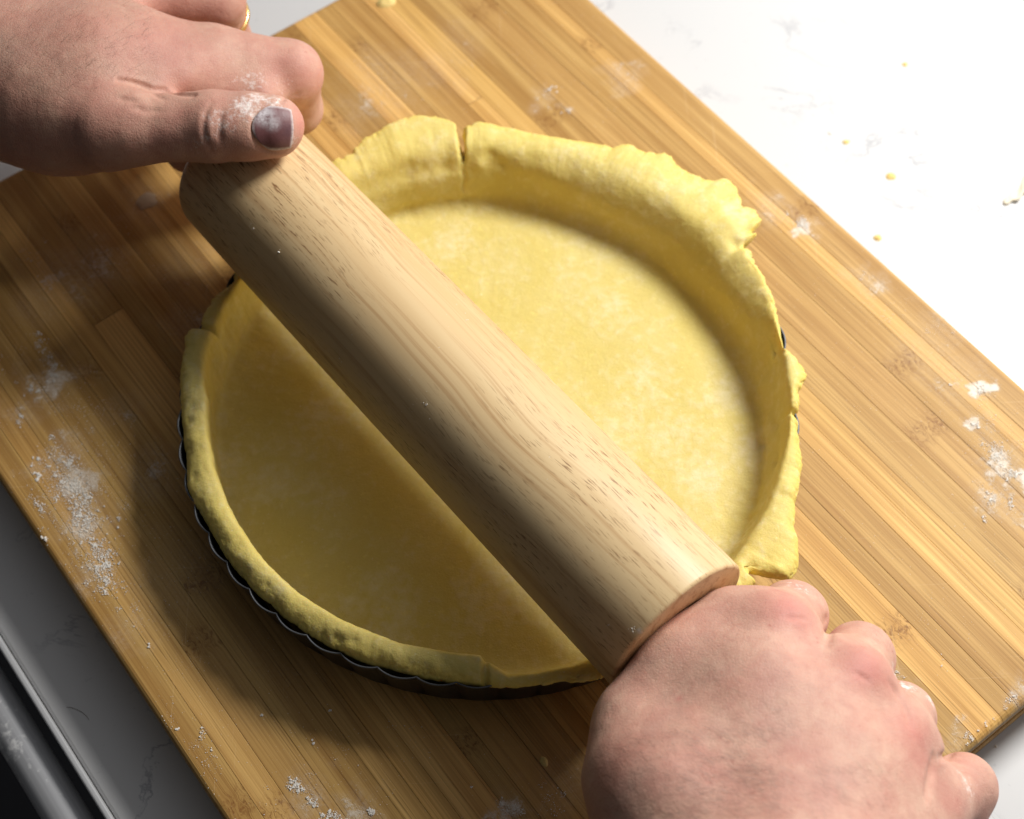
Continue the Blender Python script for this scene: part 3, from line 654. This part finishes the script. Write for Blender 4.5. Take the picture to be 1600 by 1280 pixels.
person = empty('person', tuple(at(1180, 1500, .08))); tag(person, 'person of whom only both bare hands show, gripping the rolling pin handles', 'person')
RH = Hand(
    palm=[[(1195, 1640, .100, .027), (1190, 1440, .088, .022), (1206, 1010, .068, .0148)],
          [(1240, 1430, .090, .022), (1316, 1080, .071, .0146)],
          [(1300, 1430, .084, .020), (1392, 1165, .065, .0138)],
          [(1350, 1440, .074, .018), (1440, 1262, .055, .0128)],
          [(1120, 1460, .080, .024), (1012, 1215, .064, .0165), (1006, 1142, .056, .0125)],
          [(1005, 1123, .060, .0118), (1075, 1040, .064, .0118), (1144, 980, .063, .0125)],
          [(1060, 1260, .076, .020), (1190, 1100, .070, .0165), (1290, 1200, .074, .017)]],
    fingers=[[(1206, 1000, .068, .0145), (1238, 962, .047, .0116), (1170, 1050, .031, .0098), (1105, 1105, .040, .0085)],
             [(1316, 1072, .070, .0140), (1341, 1029, .046, .0116), (1280, 1110, .031, .0098), (1205, 1165, .040, .0085)],
             [(1392, 1158, .064, .0132), (1406, 1120, .044, .0110), (1350, 1200, .031, .0095), (1280, 1250, .040, .0082)],
             [(1440, 1262, .054, .0125), (1506, 1230, .040, .0103), (1470, 1340, .029, .0090), (1380, 1330, .040, .0078)],
             [(1006, 1150, .056, .0125), (1085, 1150, .042, .0112), (1190, 1200, .036, .0105), (1250, 1290, .036, .0095)]])
for (x, y, z, r, hg) in [(1236, 955, .082, .011, .0016), (1350, 1045, .082, .010, .0022), (1425, 1140, .076, .009, .0018), (1280, 1010, .085, .010, -.0014), (1385, 1110, .083, .009, -.0014), (1300, 1130, .09, .016, -.0010)]:
    P_, ok = RH.trace([(x, y)]); RH.bumps.append((P_[0].astype(np.float32), r, hg))
RH.crease([(1462, 1185), (1455, 1215), (1450, 1245)], .0008, .003)
RH.crease([(1470, 1184), (1480, 1180), (1490, 1176)], .0009, .002)
RH.crease([(1395, 1068), (1405, 1085), (1418, 1110), (1424, 1130)], .0006, .0025)
RH.crease([(1294, 968), (1296, 985), (1290, 1005)], .0006, .003)
RH.crease([(1225, 962), (1245, 966), (1265, 966)], .0003, .0016); RH.crease([(1335, 1050), (1350, 1058), (1362, 1066)], .0003, .0016)
rh = skin_obj(RH, 'hand', person, red=[(1238, 950, .008, .9), (1352, 1042, .0085, 1.), (1432, 1150, .008, .8), (1230, 925, .008, .5), (1500, 1262, .008, .55), (1062, 1092, .0012, 1.), (1160, 1225, .02, .25), (960, 1180, .012, .3), (1440, 1180, .007, .7)],
              flour=[(1512, 1226, .0065, .55), (1410, 1072, .005, .8), (1398, 1052, .003, .8), (1455, 1095, .0035, .7), (1245, 915, .006, .45), (1395, 1040, .004, .5)], painted_shade=[(935, 1240, .012, .3)])
tag(rh, 'near hand seen from the back, gripping the right end handle')
hairs(RH, [(950, 1230, 1140, 1280, 560), (1000, 1400, 1200, 1279, 360), (1050, 1250, 1050, 1160, 90)], rh, 3, 2.7, .000025)

LH = Hand(
    palm=[[(-420, -60, .125, .031), (-150, 20, .107, .026), (205, 78, .097, .0165)],
          [(-130, -30, .106, .025), (185, -22, .097, .0165)],
          [(-160, -90, .102, .024), (110, -95, .092, .0155)],
          [(-190, -130, .096, .022), (50, -165, .084, .0145)],
          [(-60, 120, .094, .024), (20, 142, .094, .0235), (105, 166, .093, .0232), (175, 193, .097, .0162)],
          [(-40, 80, .104, .022), (150, 104, .101, .0168), (290, 116, .0915, .0135)],
          [(120, 70, .078, .022), (10, -90, .075, .022)],
          [(190, 150, .082, .014), (300, 142, .079, .011), (405, 152, .081, .0095)]],
    fingers=[[(205, 80, .096, .0160), (330, 98, .088, .0145), (452, 116, .078, .0130), (463, 168, .053, .0106), (405, 190, .036, .0096), (330, 215, .038, .0086)],
             [(185, -22, .096, .0158), (335, -2, .082, .0122), (352, 60, .050, .0108), (315, 150, .037, .0098), (291, 238, .044, .0084)],
             [(110, -95, .092, .0150), (245, -95, .078, .0118), (262, -30, .048, .0105), (205, 80, .037, .0095), (170, 120, .042, .0082)],
             [(50, -165, .084, .0135), (155, -185, .068, .0105), (170, -110, .045, .0096), (120, -10, .038, .0086), (90, 40, .042, .0076)],
             [(175, 194, .097, .0160), (215, 199, .098, .0134), (335, 198, .0990, .0128), (385, 198, .0992, .0122), (426, 198, .0990, .0118)]],
    sep=.0012, ku=.006)
for (x, y, z, r, hg) in [(335, 200, 0, .009, .0009), (470, 88, 0, .006, .0006), (290, 108, 0, .010, .0014), (245, 150, 0, .010, -.0008)]:
    P_, ok = LH.trace([(x, y)]); LH.bumps.append((P_[0].astype(np.float32), r, hg))
for (x, y, r, hg) in [(250, 124, .006, .0016), (285, 128, .005, .0014), (215, 150, .006, .0009)]:
    P_, ok = LH.trace([(x, y)]); LH.bumps.append((P_[0].astype(np.float32), r, hg))
LH.slit([(186, 125), (205, 129), (225, 134), (240, 141), (258, 141), (280, 146), (302, 148)], .0006, .0020)
LH.crease([(238, 142), (246, 150), (256, 153)], .0006, .0016)
LH.crease([(330, 158), (321, 175), (317, 197), (320, 219), (329, 240)], .0005, .0018)
LH.crease([(348, 172), (343, 188), (342, 205), (345, 226)], .0006, .0020)
LH.crease([(337, 176), (333, 200), (336, 222)], .0002, .0012)
LH.crease([(440, 158), (458, 153), (474, 145)], .0003, .0016)
# the nail sits in a fold
LH.crease([(455, 164), (432, 160), (410, 165), (397, 180), (393, 200), (397, 221), (411, 236), (433, 240), (455, 236)], .0005, .0010, .0000)
LH.crease([(205, 166), (232, 174), (252, 170)], .0002, .0022); LH.crease([(180, 150), (200, 157), (215, 156)], .0002, .0022)
LH.crease([(398, 168), (395, 182), (394, 198), (396, 214), (401, 226)], .0003, .0012)
# nail bed
nx_, ny_ = 427, 200
NAILF = [LH.trace([(412, 180)])[0][0], LH.trace([(425, 192)])[0][0]]
NAIL = mat_nail()
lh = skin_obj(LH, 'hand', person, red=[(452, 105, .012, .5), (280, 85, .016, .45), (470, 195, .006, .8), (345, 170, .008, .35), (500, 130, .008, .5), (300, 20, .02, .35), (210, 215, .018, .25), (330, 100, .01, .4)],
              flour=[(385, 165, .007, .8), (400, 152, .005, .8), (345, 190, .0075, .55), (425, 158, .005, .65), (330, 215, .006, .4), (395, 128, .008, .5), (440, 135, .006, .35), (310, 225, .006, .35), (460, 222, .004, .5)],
              painted_shade=[(20, 200, .030, .55), (110, 240, .026, .55), (150, 175, .014, .35), (60, 120, .02, .25), (300, 60, .045, .32), (120, 50, .05, .38), (440, 100, .02, .18), (350, 195, .03, .22)])  # darker spots stand in for shade where the hand slopes from the light
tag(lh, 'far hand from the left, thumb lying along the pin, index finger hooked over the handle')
hairs(LH, [(0, 240, 0, 130, 320), (0, 150, 100, 230, 120)], lh, 5, .6)
V = []; F = []; E_ = []; ns, nt = 26, 26; grid = []
for i in range(ns):
    for j in range(nt):
        u = -1+2*i/(ns-1); v = -1+2*j/(nt-1)
        hw = 35*(1-.10*(u > 0)*u); x = nx_+u*math.sqrt(max(0, 1-(.62 if u < 0 else .22)*v*v))*(33 if u < 0 else 31); y = ny_+v*35*math.sqrt(max(0, 1-(.55 if u < 0 else .30)*u*u))+(x-nx_)*.05
        grid.append((x, y)); E_.append(max(abs(u), abs(v)))
P_, ok = LH.trace(grid, LH.base); nn = LH.normal(P_); E_ = np.array(E_)
lift = .00030*np.clip((1-E_)/.10, -1.2, 1)
uu = np.repeat(np.linspace(-1, 1, ns), nt); lift = lift+np.clip(uu-.6, 0, 1)*.0006
V = P_+nn*lift[:, None]
F = [(i*nt+j, (i+1)*nt+j, (i+1)*nt+j+1, i*nt+j+1) for i in range(ns-1) for j in range(nt-1)]
edge_n = np.clip((E_-.86)/.10, 0, 1)
nail = mesh_obj('thumbnail', V, F, NAIL, lh, attrs={'edge': edge_n}); fix_normals(nail)
# gold ring on the finger behind the index finger
ring = empty('finger_ring', tuple(at(352, 40, .066))); tag(ring, 'thin gold ring glinting on the finger behind the far index finger', 'ring')
a_, b_ = at(335, -2, .082), at(352, 60, .050); ax_ = Vector((b_-a_)/np.linalg.norm(b_-a_)); cc = a_*.60+b_*.40
bm = bmesh.new(); R1, R2 = .0121, .0009; e1 = ax_.orthogonal().normalized(); e2 = ax_.cross(e1); vs = []
for k in range(48):
    a = 2*math.pi*k/48; dr = e1*math.cos(a)+e2*math.sin(a)
    vs.append([bm.verts.new(Vector(cc)+dr*(R1+R2*math.cos(b))+ax_*(R2*1.8*math.sin(b))) for b in [2*math.pi*q/8 for q in range(8)]])
for k in range(48):
    for j in range(8): bm.faces.new((vs[k][j], vs[k][(j+1) % 8], vs[(k+1) % 48][(j+1) % 8], vs[(k+1) % 48][j]))
me = bpy.data.meshes.new('ring_band'); bm.to_mesh(me); bm.free(); me.materials.append(GOLD); me.polygons.foreach_set('use_smooth', [True]*len(me.polygons))
o = bpy.data.objects.new('ring_band', me); COL.objects.link(o); o.parent = ring; bpy.context.view_layer.update(); o.matrix_parent_inverse = ring.matrix_world.inverted()

# ------------------------------------------------------------------ loose flour, crumbs, hair
ico = bmesh.new(); bmesh.ops.create_icosphere(ico, subdivisions=1, radius=1); IV = np.array([v.co[:] for v in ico.verts]); IF = [tuple(v.index for v in f.verts) for f in ico.faces]; ico.free()
def flour_stuff(name, clusters, z, label, seed, fn=None, grp=None):
    """clusters: (polyline px, spread px, count, max grain radius m)"""
    r = np.random.default_rng(seed); Vs = []; Fs = []; nb = 0
    for line, spread, count, gmax in clusters:
        count = int(count*1.7)
        L = np.array(line, float)
        # sub-clumps give the powdery, broken-up look
        nc = max(2, count//28); t = r.uniform(0, len(L)-1, nc); ctr = np.stack([np.interp(t, range(len(L)), L[:, i]) for i in (0, 1)], 1)+r.normal(0, spread*.7, (nc, 2)); wdt = r.uniform(.08, .5, nc)*spread; wgt = r.uniform(.2, 1, nc)**1.5; wgt /= wgt.sum()
        pick = r.choice(nc, count, p=wgt); px = ctr[pick]+r.normal(0, 1, (count, 2))*wdt[pick][:, None]
        count = count; size = .72*gmax*np.minimum(1, .16+.84*r.power(.35, count)*r.uniform(.3, 1, count))
        for p, s_ in zip(px, size):
            if fn:
                c, ok = fn(p)
                if not ok: continue
            else:
                c = at(p[0], p[1], z); ly = c@VD; lx = -(c@UD)
                if ly < Y0+.0012 or ly > Y1-.0012 or lx > X1-.0015 or lx < X0+.0015:      # off the board: it lies on the worktop
                    c = at(p[0], p[1], -BT+.0002); ly = c@VD; lx = -(c@UD)
                    if (Y0-.0005 < ly < Y1+.0005 and X0-.0005 < lx < X1+.0005) or ly < -.194: continue
            q = IV*(1+r.uniform(-.35, .35, (12, 1)))*np.array([s_*r.uniform(.7, 1.4), s_*r.uniform(.7, 1.4), s_*r.uniform(.35, .7)])
            a = r.uniform(0, 6.28); q = q@np.array([[math.cos(a), -math.sin(a), 0], [math.sin(a), math.cos(a), 0], [0, 0, 1]]); Vs.append(q+c+np.array([0, 0, s_*.2])); Fs.append([(i+nb, j+nb, k+nb) for i, j, k in IF]); nb += 12
    if not Vs: return
    o = mesh_obj(name, np.concatenate(Vs), [f for g in Fs for f in g], FLOUR, smooth=False); tag(o, label, 'flour', kind='stuff'); return o
flour_stuff('loose_flour', [
    ([(60, 525), (75, 560), (90, 585), (70, 605)], 11, 420, .00050), ([(35, 655), (28, 662)], 6, 90, .0005), ([(38, 612), (62, 605)], 6, 120, .0005), ([(55, 715), (56, 745)], 5, 170, .0007),
    ([(95, 705), (110, 750), (125, 790), (140, 830), (160, 880), (165, 915)], 17, 2600, .00062), ([(100, 740), (120, 800)], 34, 700, .0004), ([(70, 800), (40, 780)], 12, 120, .0005), ([(70, 840), (68, 842)], 4, 60, .0007),
    ([(180, 955), (200, 980)], 12, 60, .0004), ([(228, 1006), (234, 1008)], 2.5, 30, .0008), ([(120, 610), (150, 680), (185, 760)], 34, 420, .0003), ([(60, 470), (150, 420), (230, 350)], 60, 420, .00025), ([(20, 360), (30, 400)], 30, 60, .0004),
    ([(200, 720), (280, 900)], 60, 380, .00026), ([(180, 815), (190, 822)], 6, 40, .0006), ([(10, 560), (20, 700)], 30, 150, .00035), ([(40, 480), (120, 650), (230, 900), (350, 1150)], 60, 900, .00022), ([(90, 690), (150, 900)], 26, 1500, .0003)], .0002, 'white flour spilled along the left edge of the board', 11)
flour_stuff('loose_flour', [
    ([(450, 1218), (470, 1235), (490, 1262)], 8, 300, .0006), ([(500, 1275), (545, 1282)], 10, 260, .0006), ([(572, 1265), (584, 1272)], 5, 80, .0007), ([(490, 1155), (489, 1162)], 2.5, 40, .0007), ([(516, 1112), (515, 1113)], 2, 20, .0006), ([(408, 1120), (409, 1118)], 2, 16, .0006), ([(785, 1268), (820, 1275)], 9, 220, .0006), ([(860, 1230), (880, 1245), (840, 1250)], 22, 130, .0004),
    ([(735, 1227), (736, 1228)], 3, 22, .0006), ([(330, 1165), (300, 1140)], 12, 50, .0005), ([(270, 1080), (345, 1230)], 26, 160, .0003), ([(280, 1140), (276, 1136)], 4, 40, .0005), ([(420, 1180), (640, 1230)], 46, 160, .0003), ([(560, 1100), (700, 1180)], 50, 60, .0003)], .0002, 'small white flour crumbs scattered on the near left of the board', 12)
flour_stuff('loose_flour', [
    ([(1528, 603), (1535, 608)], 5, 170, .00055), ([(1522, 662), (1530, 668)], 4, 130, .0005), ([(1488, 601), (1490, 602)], 2.5, 30, .0005), ([(1545, 690), (1565, 715), (1560, 700)], 13, 380, .00045), ([(1570, 735), (1592, 750)], 9, 280, .0005), ([(1550, 770), (1552, 785)], 7, 150, .00045), ([(1585, 785), (1575, 800)], 10, 140, .0004), ([(1540, 810), (1535, 812)], 5, 50, .0005), ([(1540, 640), (1560, 690), (1560, 780)], 30, 360, .0003),
    ([(1458, 495), (1480, 510), (1490, 500)], 12, 90, .0003), ([(1500, 1165), (1530, 1140), (1595, 1080)], 6, 320, .00035), ([(1398, 1056), (1412, 1060)], 5, 90, .0005), ([(1472, 1010), (1472, 1055)], 1.2, 60, .00025), ([(1500, 560), (1540, 700), (1560, 860)], 45, 600, .0002), ([(1300, 620), (1450, 1000)], 60, 260, .00016)], .0002, 'bright white flour patch by the right edge of the board', 13)
flour_stuff('loose_flour', [
    ([(1225, 325), (1250, 345), (1262, 358)], 7, 300, .00045), ([(970, 110), (990, 130)], 14, 220, .00030), ([(850, 138), (870, 142)], 5, 110, .00045), ([(835, 155), (895, 178)], 9, 110, .00035), ([(560, 110), (580, 150), (640, 150)], 30, 200, .0003), ([(690, 60), (720, 140)], 40, 120, .00028), ([(1200, 320), (1400, 480)], 30, 160, .00025), ([(1340, 430), (1360, 450)], 8, 60, .0003), ([(560, 60), (900, 120), (1250, 380), (1500, 560)], 55, 800, .00018)], .0002, 'thin white flour dusting on the far side of the board', 14)
def pin_pt(p):
    d = RM@_pd(p); o = CAMP-PA; dp = d-pdv*(d@pdv); op = o-pdv*(o@pdv); a = dp@dp; b = 2*dp@op; c = op@op-PR**2; D = b*b-4*a*c
    if D <= 0: return None, False
    q = CAMP+d*((-b-math.sqrt(D))/(2*a)); return q, 0 < (q-PA)@pdv < L1
flour_stuff('flour_specks', [([(983, 1018), (988, 1022)], 3, 40, .0004), ([(960, 1000), (1010, 985)], 16, 26, .0003), ([(392, 348), (395, 352)], 4, 10, .0003), ([(438, 392), (441, 395)], 2, 12, .0004), ([(531, 560), (533, 563)], 2, 12, .0004), ([(667, 632), (666, 633)], 1.2, 8, .0005), ([(420, 420), (900, 960)], 60, 40, .00022), ([(720, 440), (730, 530)], 8, 12, .0003)], 0, 'tiny white flour specks stuck to the rolling pin', 15, pin_pt)

def flake(name, px, py, z, r, hgt, mat, label, cat, seed, el=1.0, rot=0.0, group=None, jag=.28):
    """an irregular, slightly domed flat crumb"""
    rr_ = np.random.default_rng(seed); c = at(px, py, z); n = 22; rings_ = 4; V = [(0, 0, hgt)]; F = []
    a = np.linspace(0, 2*math.pi, n, endpoint=False); rad_ = r*(1+jag*np.convolve(np.tile(rr_.uniform(-1, 1, n), 3), [.25, .5, .25], 'same')[n:2*n])
    for k in range(1, rings_+1):
        f = k/rings_
        for i in range(n): V.append((rad_[i]*f*math.cos(a[i])*el, rad_[i]*f*math.sin(a[i]), hgt*(1-f**3)*(1+rr_.uniform(-.25, .25))+(.00002 if k == rings_ else 0)))
    F = [(0, 1+i, 1+(i+1) % n) for i in range(n)]+[(1+(k-1)*n+i, 1+k*n+i, 1+k*n+(i+1) % n, 1+(k-1)*n+(i+1) % n) for k in range(1, rings_) for i in range(n)]
    b0 = len(V)
    o = mesh_obj(name, np.array(V), F, mat, world=False); o.location = c; o.rotation_euler = (0, 0, rot); tag(o, label, cat, group); return o
g = 'dough crumbs lying about the tart'
flake('dough_crumb', 603, 4, .0001, .0038, .0018, CRUMB, 'cream dough crumb on the board, topmost at its far end', 'crumb', 1, 1.3, .2, g, .18)
flake('dough_crumb', 850, 1190, .0001, .0020, .0008, CRUMB, 'small dough crumb in the dark shade left of the near hand', 'crumb', 2, .7, .5, g, .2)
flake('dough_crumb', 1414, 101, -BT, .0014, .0008, CRUMB, 'pale crumb alone on the worktop, farthest from the board edge', 'crumb', 3, 1.1, 0, g, .2)
flake('dough_crumb', 1298, 208, -BT, .0011, .0006, FLOUR, 'whitest and smallest crumb on the worktop, left one of a close pair', 'crumb', 4, 1.2, 0, g, .3)
flake('dough_crumb', 1322, 222, -BT, .0014, .0008, CRUMB, 'yellowish crumb on the worktop, right one of a close pair', 'crumb', 5, 1.3, .2, g, .2)
flake('dough_crumb', 1392, 276, -BT, .0022, .0010, CRUMB, 'largest round yellow crumb lying flat on the white worktop', 'crumb', 6, 1.15, 0, g, .12)
flake('dough_crumb', 1371, 372, -BT, .0017, .0011, CRUMB, 'yellow crumb on the worktop close beside the board edge', 'crumb', 7, 1.2, .6, g, .2)
g2 = 'pale flour flakes pressed flat on the board'
flake('flour_flake', 227, 315, .0002, .0044, .0005, simple('stale_flour', hexrgb(190, 168, 140), .95, 0, 900, .6), 'large flat floury flake on the board below the far hand', 'flake', 8, 1.2, .5, g2, .4)
flake('flour_flake', 1556, 1167, -BT, .0006, .0004, FLOUR, 'tiny white flake on the worktop by the near corner of the board', 'flake', 9, 1, 0, g2, .3)
# ragged scrap of dough at the right edge, one side lifted off the worktop
V = []; F = []; n = 26
for i in range(n):
    t = i/(n-1); x0_, y0_ = 1568+t*90, 316-t*44+5*math.sin(t*9)+2.5*math.sin(t*31); wd = 4+46*t**.8+3*math.sin(t*23)
    for j in range(6):
        f = j/5; V.append(at(x0_+6*f*t, y0_-wd*f, -BT+.0003+(1-f)**1.5*(.0007+.0055*t)))
F = [(i*6+j, (i+1)*6+j, (i+1)*6+j+1, i*6+j+1) for i in range(n-1) for j in range(5)]
o = mesh_obj('dough_scrap', np.array(V), F, simple('floury_dough', hexrgb(238, 228, 205), .8, 0, 500, .3)); tag(o, 'thin floury scrap with a lifted ragged edge at the right picture edge', 'dough scrap')
md = o.modifiers.new('s', 'SOLIDIFY'); md.thickness = .0009
# fine hair lying on the worktop
P_ = [at(x, y, -BT+.0001) for x, y in [(104, 1105), (112, 1106), (120, 1109), (128, 1113), (134, 1118), (139, 1125)]]
V = []; 
for i, p in enumerate(P_):
    for dx, dz in ((-.00009, 0), (0, .00012), (.00009, 0)): V.append(p+np.array([dx*.5, dx, dz]))
F = [(i*3+j, (i+1)*3+j, (i+1)*3+j+1, i*3+j+1) for i in range(5) for j in range(2)]
o = mesh_obj('stray_hair', np.array(V), F, HAIR); tag(o, 'short dark curved hair lying on the grey shaded worktop', 'hair')
